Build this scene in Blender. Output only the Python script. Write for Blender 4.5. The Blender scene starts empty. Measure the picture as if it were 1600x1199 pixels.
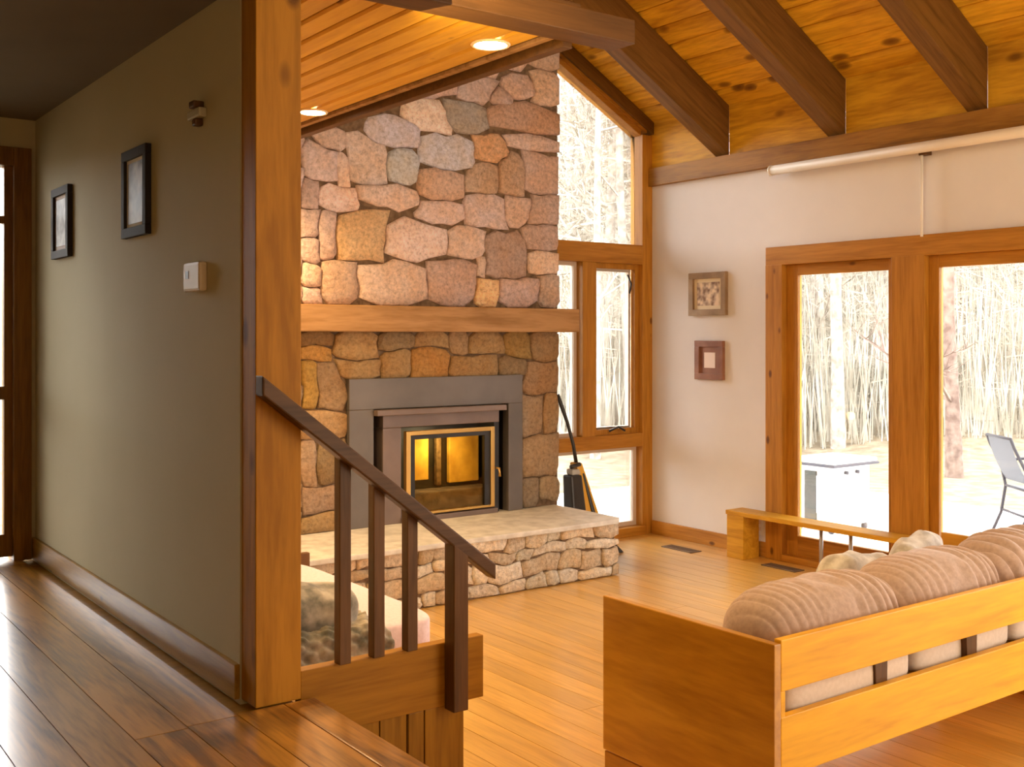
import bpy, bmesh, math, random
import numpy as np
from mathutils import Vector, Matrix
random.seed(7)
S = bpy.context.scene
C = S.collection

# ------------------------------------------------------------------ camera, world, lights, exposure
FPX = 1700.0
YAW = math.atan(1250 / FPX)
cam = bpy.data.cameras.new('camera'); co = bpy.data.objects.new('camera', cam); C.objects.link(co)
co.rotation_euler = (math.pi / 2, 0, -YAW)
cam.sensor_width = 36; cam.lens = 36 * FPX / 1600
cam.shift_y = -74.5 / 1600
cam.clip_start = 0.05; cam.clip_end = 300
S.camera = co
w = bpy.data.worlds.new('overcast'); S.world = w; w.use_nodes = True
bg = w.node_tree.nodes['Background']; bg.inputs[0].default_value = (1.0, 0.985, 0.96, 1); bg.inputs[1].default_value = 9.0
S.view_settings.view_transform = 'Standard'; S.view_settings.look = 'None'
S.view_settings.exposure = 0.22; S.view_settings.gamma = 1.0; S.view_settings.use_curve_mapping = False
S.cycles.use_denoising = True
S.cycles.max_bounces = 10; S.cycles.diffuse_bounces = 6; S.cycles.glossy_bounces = 4
S.cycles.transparent_max_bounces = 16; S.cycles.transmission_bounces = 6
S.cycles.sample_clamp_indirect = 6.0
S.cycles.use_fast_gi = False

def area(name, loc, target, sx, sy, power, col):
    l = bpy.data.lights.new(name, 'AREA'); l.shape = 'RECTANGLE'; l.size = sx; l.size_y = sy
    l.energy = power; l.color = col
    o = bpy.data.objects.new(name, l); C.objects.link(o); o.location = loc
    d = Vector(target) - Vector(loc)
    o.rotation_euler = d.to_track_quat('-Z', 'Y').to_euler()
    return o
WARM = (1.0, 0.70, 0.36)
# unseen warm fill light added on the camera side of the room
area('warm_fill', (4.3, -0.9, 1.7), (3.8, 3.2, -0.9), 2.2, 1.2, 44, (1.0, 0.74, 0.42))
# added light, out of view, that brightens the sloping roof planks
area('roof_fill', (2.0, 3.0, 2.2), (5.2, 4.2, 2.6), 0.6, 3.0, 32, (1.0, 0.76, 0.40))
# two unseen fill lights added low, behind and right of the camera
area('rear_fill', (5.0, -1.6, -0.2), (3.4, 4.0, -0.8), 2.4, 1.8, 75, (1.0, 0.84, 0.62))
area('side_fill', (6.38, 0.6, -0.5), (3.0, 3.6, -1.2), 2.2, 2.0, 45, (1.0, 0.95, 0.9))
# unseen fill light added to warm the near hall floor
area('hall_fill', (0.2, -1.2, 1.0), (1.0, 2.6, -1.2), 0.6, 0.6, 19, (1.0, 0.72, 0.4))

# ------------------------------------------------------------------ materials
MATS = {}
def newmat(name):
    m = bpy.data.materials.new(name); m.use_nodes = True
    nt = m.node_tree; b = nt.nodes['Principled BSDF']
    MATS[name] = m
    return m, nt, b
def N(nt, t, **k):
    n = nt.nodes.new(t)
    for a, v in k.items(): setattr(n, a, v)
    return n
def L(nt, a, b): nt.links.new(a, b)
def ramp(nt, fac, stops):
    r = N(nt, 'ShaderNodeValToRGB'); L(nt, fac, r.inputs[0])
    e = r.color_ramp.elements
    while len(e) < len(stops): e.new(0.5)
    for i, (p, c) in enumerate(stops):
        e[i].position = p; e[i].color = (*c, 1) if len(c) == 3 else c
    return r
def wood(name, light, dark, axis='Y', rough=0.45, var=0.18, knots=0.0, grain=1.0, coat=0.0, across=14, stretch=1.0, tilt=0.0, contrast=1.0):
    light = (min(light[0] * 1.02, .9), light[1] * 1.12, light[2] * 0.36); dark = (dark[0] * 0.98, dark[1] * 1.12, dark[2] * 0.3)
    m, nt, b = newmat(name)
    geo = N(nt, 'ShaderNodeNewGeometry'); oi = N(nt, 'ShaderNodeObjectInfo')
    mul = N(nt, 'ShaderNodeMath', operation='MULTIPLY'); L(nt, oi.outputs['Random'], mul.inputs[0]); mul.inputs[1].default_value = 41.0
    add = N(nt, 'ShaderNodeVectorMath', operation='ADD'); L(nt, geo.outputs['Position'], add.inputs[0]); L(nt, mul.outputs[0], add.inputs[1])
    if tilt:
        vr = N(nt, 'ShaderNodeVectorRotate', rotation_type='Y_AXIS'); L(nt, add.outputs[0], vr.inputs['Vector']); vr.inputs['Angle'].default_value = tilt; add = vr
    sc = {'X': (1, across, across), 'Y': (across, 1, across), 'Z': (across, across, 1)}[axis]
    mp = N(nt, 'ShaderNodeVectorMath', operation='MULTIPLY'); L(nt, add.outputs[0], mp.inputs[0])
    mp.inputs[1].default_value = tuple((s * stretch if s == 1 else s) for s in sc)
    n1 = N(nt, 'ShaderNodeTexNoise'); L(nt, mp.outputs[0], n1.inputs['Vector']); n1.inputs['Scale'].default_value = 1.1 * grain
    n1.inputs['Detail'].default_value = 5; n1.inputs['Distortion'].default_value = 1.2
    n2 = N(nt, 'ShaderNodeTexNoise'); L(nt, mp.outputs[0], n2.inputs['Vector']); n2.inputs['Scale'].default_value = 7 * grain
    n2.inputs['Detail'].default_value = 3
    mix = N(nt, 'ShaderNodeMath', operation='MULTIPLY_ADD'); L(nt, n2.outputs['Fac'], mix.inputs[0]); mix.inputs[1].default_value = 0.35
    m8 = N(nt, 'ShaderNodeMath', operation='MULTIPLY'); L(nt, n1.outputs['Fac'], m8.inputs[0]); m8.inputs[1].default_value = 0.75
    L(nt, m8.outputs[0], mix.inputs[2])
    mid = tuple((a + c) / 2 for a, c in zip(light, dark))
    r = ramp(nt, mix.outputs[0], [(0.54 - 0.15 / contrast, dark), (0.52, mid), (0.54 + 0.12 / contrast, light)])
    colout = r.outputs[0]
    if knots:
        ks = {'X': (3, 6, 6), 'Y': (6, 3, 6), 'Z': (6, 6, 3)}[axis]
        mk = N(nt, 'ShaderNodeVectorMath', operation='MULTIPLY'); L(nt, add.outputs[0], mk.inputs[0]); mk.inputs[1].default_value = ks
        v = N(nt, 'ShaderNodeTexVoronoi'); L(nt, mk.outputs[0], v.inputs['Vector']); v.inputs['Scale'].default_value = 1.25
        kr = ramp(nt, v.outputs['Distance'], [(0.0, (1, 1, 1)), (knots, (0.75, 0.75, 0.75)), (knots * 1.6, (0, 0, 0))])
        sp = N(nt, 'ShaderNodeSeparateColor'); L(nt, v.outputs['Color'], sp.inputs[0])
        gt = N(nt, 'ShaderNodeMath', operation='GREATER_THAN'); L(nt, sp.outputs[0], gt.inputs[0]); gt.inputs[1].default_value = 0.66
        km = N(nt, 'ShaderNodeMath', operation='MULTIPLY'); L(nt, kr.outputs[0], km.inputs[0]); L(nt, gt.outputs[0], km.inputs[1])
        mx = N(nt, 'ShaderNodeMixRGB'); L(nt, km.outputs[0], mx.inputs[0]); L(nt, colout, mx.inputs[1])
        mx.inputs[2].default_value = (dark[0] * 0.3, dark[1] * 0.22, dark[2] * 0.2, 1)
        colout = mx.outputs[0]
    hs = N(nt, 'ShaderNodeHueSaturation'); L(nt, colout, hs.inputs['Color'])
    mr = N(nt, 'ShaderNodeMapRange'); L(nt, oi.outputs['Random'], mr.inputs[0]); mr.inputs[3].default_value = 1 - var; mr.inputs[4].default_value = 1 + var
    L(nt, mr.outputs[0], hs.inputs['Value']); L(nt, hs.outputs[0], b.inputs['Base Color'])
    b.inputs['Roughness'].default_value = rough
    b.inputs['Specular IOR Level'].default_value = 0.5 if coat else 0.28
    if coat: b.inputs['Coat Weight'].default_value = coat; b.inputs['Coat Roughness'].default_value = 0.18
    bp = N(nt, 'ShaderNodeBump'); bp.inputs['Strength'].default_value = 0.12; bp.inputs['Distance'].default_value = 0.004
    L(nt, mix.outputs[0], bp.inputs['Height']); L(nt, bp.outputs[0], b.inputs['Normal'])
    return m
def noisy(name, c1, c2, scale=8, rough=0.8, bump=0.1, dist=0.01, metal=0.0, detail=4):
    m, nt, b = newmat(name)
    geo = N(nt, 'ShaderNodeNewGeometry')
    n1 = N(nt, 'ShaderNodeTexNoise'); L(nt, geo.outputs['Position'], n1.inputs['Vector']); n1.inputs['Scale'].default_value = scale; n1.inputs['Detail'].default_value = detail
    r = ramp(nt, n1.outputs['Fac'], [(0.35, c1), (0.65, c2)])
    L(nt, r.outputs[0], b.inputs['Base Color']); b.inputs['Roughness'].default_value = rough; b.inputs['Metallic'].default_value = metal
    if bump:
        bp = N(nt, 'ShaderNodeBump'); bp.inputs['Strength'].default_value = bump; bp.inputs['Distance'].default_value = dist
        L(nt, n1.outputs['Fac'], bp.inputs['Height']); L(nt, bp.outputs[0], b.inputs['Normal'])
    return m
def stone_mat(name, rough=0.9):
    m, nt, b = newmat(name)
    oi = N(nt, 'ShaderNodeObjectInfo'); geo = N(nt, 'ShaderNodeNewGeometry')
    n1 = N(nt, 'ShaderNodeTexNoise'); L(nt, geo.outputs['Position'], n1.inputs['Vector']); n1.inputs['Scale'].default_value = 38; n1.inputs['Detail'].default_value = 8; n1.inputs['Roughness'].default_value = 0.75
    r = ramp(nt, n1.outputs['Fac'], [(0.30, (0.55, 0.52, 0.48)), (0.5, (1.0, 0.98, 0.95)), (0.70, (1.35, 1.33, 1.30))])
    n2 = N(nt, 'ShaderNodeTexNoise'); L(nt, geo.outputs['Position'], n2.inputs['Vector']); n2.inputs['Scale'].default_value = 5; n2.inputs['Detail'].default_value = 3
    r2 = ramp(nt, n2.outputs['Fac'], [(0.35, (1.0, 0.86, 0.7)), (0.62, (1.0, 1.0, 1.02))])
    n3 = N(nt, 'ShaderNodeTexVoronoi'); L(nt, geo.outputs['Position'], n3.inputs['Vector']); n3.inputs['Scale'].default_value = 26
    hm = N(nt, 'ShaderNodeMath', operation='MULTIPLY_ADD'); L(nt, n3.outputs['Distance'], hm.inputs[0]); hm.inputs[1].default_value = 0.6; L(nt, n1.outputs['Fac'], hm.inputs[2])
    mx = N(nt, 'ShaderNodeMixRGB', blend_type='MULTIPLY'); mx.inputs[0].default_value = 1
    L(nt, oi.outputs['Color'], mx.inputs[1]); L(nt, r.outputs[0], mx.inputs[2])
    mx2 = N(nt, 'ShaderNodeMixRGB', blend_type='MULTIPLY'); mx2.inputs[0].default_value = 0.8
    L(nt, mx.outputs[0], mx2.inputs[1]); L(nt, r2.outputs[0], mx2.inputs[2])
    L(nt, mx2.outputs[0], b.inputs['Base Color']); b.inputs['Roughness'].default_value = rough
    bp = N(nt, 'ShaderNodeBump'); bp.inputs['Strength'].default_value = 0.9; bp.inputs['Distance'].default_value = 0.02
    L(nt, hm.outputs[0], bp.inputs['Height']); L(nt, bp.outputs[0], b.inputs['Normal'])
    return m
def plain(name, col, rough=0.5, metal=0.0):
    m, nt, b = newmat(name)
    b.inputs['Base Color'].default_value = (*col, 1); b.inputs['Roughness'].default_value = rough; b.inputs['Metallic'].default_value = metal
    return m
def varnish(m, ior, rough):
    b = m.node_tree.nodes['Principled BSDF']; b.inputs['Coat Weight'].default_value = 1.0; b.inputs['Coat IOR'].default_value = ior; b.inputs['Coat Roughness'].default_value = rough
    for n in m.node_tree.nodes:
        if n.type == 'BUMP': n.inputs['Strength'].default_value = 0.025
def emit(name, col, s):
    m, nt, b = newmat(name)
    b.inputs['Base Color'].default_value = (*col, 1)
    b.inputs['Emission Color'].default_value = (*col, 1); b.inputs['Emission Strength'].default_value = s
    return m
def glass(name, tint=(1, 1, 1), refl=0.08):
    m = bpy.data.materials.new(name); m.use_nodes = True; nt = m.node_tree
    for n in list(nt.nodes): nt.nodes.remove(n)
    out = N(nt, 'ShaderNodeOutputMaterial'); tr = N(nt, 'ShaderNodeBsdfTransparent'); gl = N(nt, 'ShaderNodeBsdfGlossy')
    tr.inputs[0].default_value = (*tint, 1); gl.inputs['Roughness'].default_value = 0.02
    fr = N(nt, 'ShaderNodeFresnel'); fr.inputs[0].default_value = 1.45
    mu = N(nt, 'ShaderNodeMath', operation='MULTIPLY'); L(nt, fr.outputs[0], mu.inputs[0]); mu.inputs[1].default_value = refl / 0.04 * 0.5
    mx = N(nt, 'ShaderNodeMixShader'); L(nt, mu.outputs[0], mx.inputs[0]); L(nt, tr.outputs[0], mx.inputs[1]); L(nt, gl.outputs[0], mx.inputs[2])
    L(nt, mx.outputs[0], out.inputs[0]); MATS[name] = m
    return m

W_POST = wood('golden_pine_upright', (0.50, 0.20, 0.035), (0.34, 0.12, 0.015), 'Z', 0.55, 0.05, knots=0.17, across=9)
W_TRIMZ = wood('window_pine_upright', (0.47, 0.19, 0.07), (0.33, 0.115, 0.032), 'Z', 0.42, 0.08, knots=0.09)
W_TRIMX = wood('window_pine_crosswise', (0.46, 0.185, 0.07), (0.32, 0.11, 0.032), 'X', 0.42, 0.08, knots=0.09)
W_TRIMY = wood('window_pine_lengthwise', (0.47, 0.19, 0.07), (0.33, 0.115, 0.032), 'Y', 0.42, 0.08, knots=0.09)
W_DARKX = wood('brown_rafter_timber', (0.185, 0.08, 0.05), (0.11, 0.042, 0.02), 'X', 0.5, 0.08, tilt=-math.atan(0.57))
W_DARKY = wood('brown_timber_lengthwise', (0.34, 0.145, 0.055), (0.2, 0.075, 0.025), 'Y', 0.5, 0.08)
W_ROOF = wood('roof_pine', (0.80, 0.40, 0.075), (0.50, 0.20, 0.03), 'Y', 0.5, 0.2, knots=0.2, across=9)
W_SOFFIT = wood('soffit_pine', (0.66, 0.30, 0.06), (0.52, 0.21, 0.035), 'Y', 0.5, 0.07, knots=0.09, across=9)
W_HALL = wood('hall_floor_pine', (0.50, 0.205, 0.07), (0.16, 0.052, 0.012), 'Y', 0.28, 0.16, grain=0.9, coat=0.3, across=13, contrast=1.15)
W_FLOOR = wood('living_floor_pine', (0.76, 0.40, 0.24), (0.56, 0.255, 0.13), 'Y', 0.27, 0.12, coat=0.6)
varnish(W_FLOOR, 2.3, 0.3); varnish(W_HALL, 1.5, 0.22)
W_RAIL = wood('dark_railing_wood', (0.135, 0.055, 0.05), (0.075, 0.027, 0.02), 'Z', 0.4, 0.1)
W_RAILX = wood('dark_handrail_wood', (0.11, 0.046, 0.05), (0.06, 0.022, 0.022), 'X', 0.4, 0.1)
W_SKIRTX = wood('stair_board_pine', (0.40, 0.165, 0.03), (0.28, 0.10, 0.014), 'X', 0.45, 0.05, knots=0.09)
W_SKIRTZ = wood('stair_panel_pine', (0.33, 0.14, 0.025), (0.22, 0.085, 0.012), 'Z', 0.45, 0.1)
W_BASEY = wood('baseboard_pine', (0.40, 0.19, 0.06), (0.26, 0.105, 0.026), 'Y', 0.4, 0.05, knots=0.09)
W_SOFAX = wood('honey_sofa_rail', (0.86, 0.42, 0.02), (0.70, 0.29, 0.008), 'X', 0.45, 0.03, coat=0.05, across=10)
W_SOFAY = wood('honey_sofa_end', (0.60, 0.27, 0.055), (0.42, 0.16, 0.022), 'Y', 0.3, 0.03, coat=0.4, across=7)
W_BEAM = wood('crossing_beam_timber', (0.12, 0.045, 0.03), (0.075, 0.026, 0.015), 'X', 0.5, 0.05)
W_MANTEL = wood('mantel_timber', (0.44, 0.225, 0.30), (0.28, 0.125, 0.15), 'X', 0.6, 0.03, knots=0.09, across=9)
W_BENCHY = wood('bench_pine', (0.62, 0.30, 0.075), (0.46, 0.19, 0.035), 'Y', 0.4, 0.04)
STONE = stone_mat('fieldstone')
MORTAR = noisy('stone_mortar', (0.12, 0.075, 0.045), (0.24, 0.16, 0.10), 30, 1.0, 0.5, 0.01)
SLAB = noisy('hearth_cap_stone', (0.50, 0.47, 0.43), (0.68, 0.65, 0.60), 12, 0.6, 0.25, 0.008)
WALLM = noisy('painted_plaster', (0.73, 0.70, 0.70), (0.76, 0.73, 0.73), 3, 0.85, 0.03, 0.002)
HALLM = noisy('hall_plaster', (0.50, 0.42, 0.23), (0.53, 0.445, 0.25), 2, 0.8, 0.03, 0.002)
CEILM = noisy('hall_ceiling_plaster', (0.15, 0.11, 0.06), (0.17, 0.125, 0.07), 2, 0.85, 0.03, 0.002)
GLASS = glass('window_glass')
WHITE = plain('white_plastic', (0.8, 0.77, 0.72), 0.45)
CREAMP = plain('cream_plastic', (0.78, 0.66, 0.48), 0.45)
BLACKF = plain('black_frame_wood', (0.02, 0.012, 0.009), 0.75)
DARKP = plain('dark_plastic', (0.03, 0.028, 0.03), 0.4)

# ------------------------------------------------------------------ mesh helpers
def link(name, me, mat=None, parent=None, smooth=False):
    o = bpy.data.objects.new(name, me); C.objects.link(o)
    if mat: me.materials.append(mat)
    if smooth:
        for p in me.polygons: p.use_smooth = True
    if parent: o.parent = parent
    return o
def offs(parent):
    v = Vector((0, 0, 0))
    while parent is not None:
        v = v + parent.location; parent = parent.parent
    return v
BF = [(0, 3, 2, 1), (4, 5, 6, 7), (0, 1, 5, 4), (1, 2, 6, 5), (2, 3, 7, 6), (3, 0, 4, 7)]
def hexa(name, vs, mat, parent=None, bevel=0.0):
    """eight corners given in world coordinates, bottom four then top four, counter-clockwise"""
    bm = bmesh.new(); p = offs(parent)
    vv = [bm.verts.new(Vector(v) - p) for v in vs]
    for f in BF: bm.faces.new([vv[i] for i in f])
    bmesh.ops.recalc_face_normals(bm, faces=bm.faces[:])
    if bevel: bmesh.ops.bevel(bm, geom=bm.edges[:], offset=bevel, segments=2, profile=0.6, affect='EDGES')
    me = bpy.data.meshes.new(name); bm.to_mesh(me); bm.free()
    return link(name, me, mat, parent)
def box(name, x0, x1, y0, y1, z0, z1, mat, parent=None, bevel=0.0):
    return hexa(name, [(x0, y0, z0), (x1, y0, z0), (x1, y1, z0), (x0, y1, z0), (x0, y0, z1), (x1, y0, z1), (x1, y1, z1), (x0, y1, z1)], mat, parent, bevel)
def prism(name, pts, axis, a0, a1, mat, parent=None, bevel=0.0):
    """polygon pts extruded along an axis: axis Y takes (x,z) points, X takes (y,z), Z takes (x,y)"""
    bm = bmesh.new(); p = offs(parent)
    def mk(u, v, a):
        q = {'Y': (u, a, v), 'X': (a, u, v), 'Z': (u, v, a)}[axis]
        return bm.verts.new(Vector(q) - p)
    A = [mk(u, v, a0) for u, v in pts]; B = [mk(u, v, a1) for u, v in pts]
    bm.faces.new(A); bm.faces.new(B[::-1]); n = len(pts)
    for i in range(n): bm.faces.new([A[i], B[i], B[(i + 1) % n], A[(i + 1) % n]])
    bmesh.ops.recalc_face_normals(bm, faces=bm.faces[:])
    if bevel: bmesh.ops.bevel(bm, geom=bm.edges[:], offset=bevel, segments=2, profile=0.6, affect='EDGES')
    me = bpy.data.meshes.new(name); bm.to_mesh(me); bm.free()
    return link(name, me, mat, parent)
def tube(name, path, radii, mat, parent=None, n=10, cap=True):
    if not isinstance(radii, (list, tuple)): radii = [radii] * len(path)
    p = offs(parent); P = [Vector(q) - p for q in path]; V = []; Fc = []
    for i, q in enumerate(P):
        t = (P[min(i + 1, len(P) - 1)] - P[max(i - 1, 0)]).normalized()
        ref = Vector((0, 0, 1)) if abs(t.z) < 0.9 else Vector((1, 0, 0))
        a = t.cross(ref).normalized(); b_ = t.cross(a).normalized()
        for k in range(n):
            th = 2 * math.pi * k / n
            V.append(q + (a * math.cos(th) + b_ * math.sin(th)) * radii[i])
    for i in range(len(P) - 1):
        for k in range(n):
            Fc.append((i * n + k, i * n + (k + 1) % n, (i + 1) * n + (k + 1) % n, (i + 1) * n + k))
    if cap: Fc.append(tuple(range(n))[::-1]); Fc.append(tuple((len(P) - 1) * n + k for k in range(n)))
    me = bpy.data.meshes.new(name); me.from_pydata([tuple(v) for v in V], [], Fc); me.update()
    bm = bmesh.new(); bm.from_mesh(me); bmesh.ops.recalc_face_normals(bm, faces=bm.faces[:]); bm.to_mesh(me); bm.free()
    return link(name, me, mat, parent, smooth=True)
def grid(name, fn, nu, nv, mat, parent=None, closed_v=False, caps=False):
    p = offs(parent); V = []; Fc = []
    for i in range(nu + 1):
        for j in range(nv + (0 if closed_v else 1)):
            V.append(tuple(Vector(fn(i / nu, j / nv)) - p))
    m = nv if closed_v else nv + 1
    for i in range(nu):
        for j in range(nv):
            Fc.append((i * m + j, i * m + (j + 1) % m, (i + 1) * m + (j + 1) % m, (i + 1) * m + j))
    if caps: Fc.append(tuple(range(m))[::-1]); Fc.append(tuple(nu * m + k for k in range(m)))
    me = bpy.data.meshes.new(name); me.from_pydata(V, [], Fc); me.update()
    bm = bmesh.new(); bm.from_mesh(me); bmesh.ops.remove_doubles(bm, verts=bm.verts[:], dist=1e-5)
    bmesh.ops.recalc_face_normals(bm, faces=bm.faces[:]); bm.to_mesh(me); bm.free()
    return link(name, me, mat, parent, smooth=True)
def tag(o, label, cat, group=None, kind=None):
    o['label'] = label; o['category'] = cat
    if group: o['group'] = group
    if kind: o['kind'] = kind
    return o
def empty(name, loc, label=None, cat=None, group=None, kind=None):
    o = bpy.data.objects.new(name, None); C.objects.link(o); o.location = loc; o.empty_display_size = 0.1
    if label: tag(o, label, cat, group, kind)
    return o

# ------------------------------------------------------------------ key dimensions (metres, eye at the origin)
ZH, ZF = -1.2, -1.7          # hall floor, living room floor
XR, YW = 6.527, 6.885        # right wall, tall window wall
XL = 1.405                    # hall side wall
SL = 0.57                    # roof slope
def roofz(x): return 1.835 + (XR - x) * SL
YB = -2.6                    # wall behind the camera
XHL = -1.3                   # far side of the hall
YH = 6.25                    # hall end wall

# ------------------------------------------------------------------ floors
fl = box('floor', XL, XR + 0.1, YB, YW + 0.1, ZF - 0.12, ZF - 0.019, MORTAR)
tag(fl, 'honey coloured pine plank floor of the lower living room', 'floor', kind='structure')
x = XL; wd = 0.136
while x < XR - 0.01:
    x1 = min(x + wd, XR); y = YB - random.random() * 2
    while y < YW:
        y1 = y + random.uniform(2.2, 3.6)
        a, b = max(y, YB), min(y1, YW)
        if b - a > 0.05: box('plank', x + 0.0014, x1 - 0.0014, a + 0.0012, b - 0.0012, ZF - 0.019, ZF, W_FLOOR, fl)
        y = y1
    x += wd
hf = box('floor', XHL, 1.585, YB, YH + 0.12, ZH - 0.16, ZH - 0.019, W_SKIRTX)
tag(hf, 'dark grained wide plank floor of the raised hall', 'floor', kind='structure')
x = XHL; wd = 0.165
while x < 1.49:
    x1 = min(x + wd, 1.5); y = YB - random.random() * 2
    while y < YH:
        y1 = y + random.uniform(2.4, 4.0)
        a, b = max(y, YB), min(y1, YH + 0.1)
        if x >= 1.3 : b = min(b, 3.30)
        if b - a > 0.05: box('plank', x + 0.0016, x1 - 0.0016, a + 0.0015, b - 0.0015, ZH - 0.019, ZH, W_HALL, hf)
        y = y1
    x += wd
box('nosing', 1.503, 1.612, YB, 3.30, ZH - 0.035, ZH, W_HALL, hf, 0.006)
# ------------------------------------------------------------------ walls
def wall(name, b, mat, label):
    return tag(box(name, *b, mat), label, 'wall', kind='structure')
wl = wall('wall_left', (XL, XL + 0.13, 3.427, 6.94, ZF, 1.16), HALLM, 'olive beige hall wall hung with two small black framed pictures')
he = box('wall_end', XHL, 0.35, YH, YH + 0.12, ZH, 1.2, HALLM)
tag(he, 'hall end wall around the glazed door at the far left', 'wall', kind='structure')
box('panel', 1.383, XL, YH, YH + 0.12, ZH, 1.2, HALLM, he); box('panel', 0.35, 1.383, YH, YH + 0.12, 1.005, 1.2, HALLM, he)
wall('wall_hall', (XHL - 0.12, XHL, YB, YH + 0.12, ZH, 1.2), HALLM, 'far side wall of the hall outside the picture')
wall('wall_back', (XHL - 0.12, XR + 0.15, YB - 0.12, YB, ZF, 5.2), WALLM, 'wall behind the viewer outside the picture')
wall('wall_upper', (XL, XL + 0.1, YB, YW + 0.1, 1.20, 5.0), WALLM, 'wall above the hall outside the picture')
wall('wall_chimney_side', (XL, 5.14, 6.93, 7.05, ZF, 4.9), WALLM, 'wall behind the stone chimney')
# right wall, pieces round the glazed doors
wr = box('wall_right', XR, XR + 0.14, 5.561, YW + 0.14, ZF, 1.43, WALLM)
tag(wr, 'pale grey plaster wall with two small pictures beside the glazed doors', 'wall', kind='structure')
box('panel', XR, XR + 0.14, 1.60, 5.561, 0.673, 1.43, WALLM, wr)
box('panel', XR, XR + 0.14, YB, 1.60, ZF, 1.43, WALLM, wr)
# plate and blocking at the top of the wall
tp = tag(box('trim_1', XR - 0.05, XR, YB, YW, 1.283, 1.435, W_DARKY, None, 0.004), 'long brown timber plate along the top of the pale wall under the rafters', 'trim', kind='structure')
fr = tag(empty('trim_2', (XR, 5, 1.43)), 'knotty pine blocking boards between the rafter ends', 'trim', kind='structure')
RY = [(5.952, 6.096), (4.848, 5.0), (3.774, 3.914), (2.68, 2.83), (1.59, 1.74), (0.5, 0.65)]
prev = YW
for a, b in RY:
    box('panel', XR - 0.004, XR + 0.1, b, prev, 1.435, 1.86, W_ROOF, fr); prev = a
box('panel', XR - 0.004, XR + 0.1, YB, prev, 1.435, 1.86, W_ROOF, fr)
# hall ceiling
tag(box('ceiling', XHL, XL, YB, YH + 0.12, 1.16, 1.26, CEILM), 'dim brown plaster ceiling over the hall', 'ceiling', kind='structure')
# ------------------------------------------------------------------ sloping plank roof
rf = prism('ceiling', [(1.3, roofz(1.3) + 0.03), (XR + 0.3, roofz(XR + 0.3) + 0.03), (XR + 0.3, roofz(XR + 0.3) + 0.15), (1.3, roofz(1.3) + 0.15)], 'Y', YB, YW + 0.3, W_DARKY)
tag(rf, 'sloping knotty pine plank ceiling above the rafters', 'ceiling', kind='structure')
x = XR + 0.02; dx = 0.165
while x > 1.5:
    xa, xb = x - dx + 0.004, x - 0.004
    for ya, yb in ((YB, 1.7), (1.703, YW - 0.002)):
        g = 0.022
        prism('plank', [(xa, roofz(xa) + g), (xa + g, roofz(xa + g)), (xb - g, roofz(xb - g)), (xb, roofz(xb) + g), (xb, roofz(xb) + 0.03), (xa, roofz(xa) + 0.03)], 'Y', ya, yb, W_ROOF, rf)
    x -= dx
names = ['brown sloping rafter nearest the tall window', 'brown sloping rafter second from the tall window', 'brown sloping rafter third from the tall window, at the upper right',
         'brown sloping rafter fourth from the tall window', 'brown sloping rafter fifth from the tall window', 'brown sloping rafter farthest from the tall window']
for (a, b), lb in zip(RY, names):
    x0 = 1.55
    tag(prism('rafter', [(XR - 0.002, 1.442), (XR - 0.002, roofz(XR) - 0.002), (x0, roofz(x0) - 0.002), (x0, roofz(x0) - 0.395)], 'Y', a, b, W_DARKX, None, 0.005), lb, 'rafter', 'sloping roof rafters', 'structure')
# ------------------------------------------------------------------ dropped plank ceiling with recessed lights
XS = 2.72
so = box('ceiling', XL + 0.0, XS - 0.04, 3.20, 6.45, 1.175, 1.27, W_BEAM)
tag(so, 'flat pine board ceiling with round recessed lights beside the post', 'ceiling', kind='structure')
x = XL + 0.002; bw = 0.1185; LG = 0.004
LIGHTS = [(2.49, 3.53), (2.50, 5.14), (2.55, 6.12)]
i = 0
while x < 2.58:
    xb = min(x + bw, 2.60)
    g = 0.015
    prism('plank', [(x + g, 1.160), (xb - g, 1.160), (xb - 0.008, 1.170), (xb - 0.008, 1.1749), (x + 0.008, 1.1749), (x + 0.008, 1.170)], 'Y', 3.30, 6.45, W_SOFFIT, so)
    x += bw; i += 1
box('edge_strip', 2.618, 2.650, 3.30, 6.45, 1.158, 1.180, W_MANTEL, so, 0.003)
box('edge_strip', 2.672, XS, 3.30, 6.45, 1.128, 1.27, W_BEAM, so, 0.003)
box('edge_strip', XS, XS + 0.02, 3.30, 6.45, 1.165, 1.20, W_SOFFIT, so, 0.002)
tag(box('ceiling_beam', 1.30, 2.93, 3.165, 3.305, 1.150, 1.245, W_BEAM, None, 0.004), 'dark square timber beam crossing above the post at the edge of the flat ceiling', 'beam', kind='structure')
LAMP = emit('lamp_glow', (1.0, 0.86, 0.60), 30)
RING = plain('lamp_ring', (0.85, 0.62, 0.35), 0.4)
lbl = ['round recessed ceiling light nearest the crossing beam', 'round recessed ceiling light close beside the tall wooden post', 'round recessed ceiling light hidden behind the wooden post']
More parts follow.
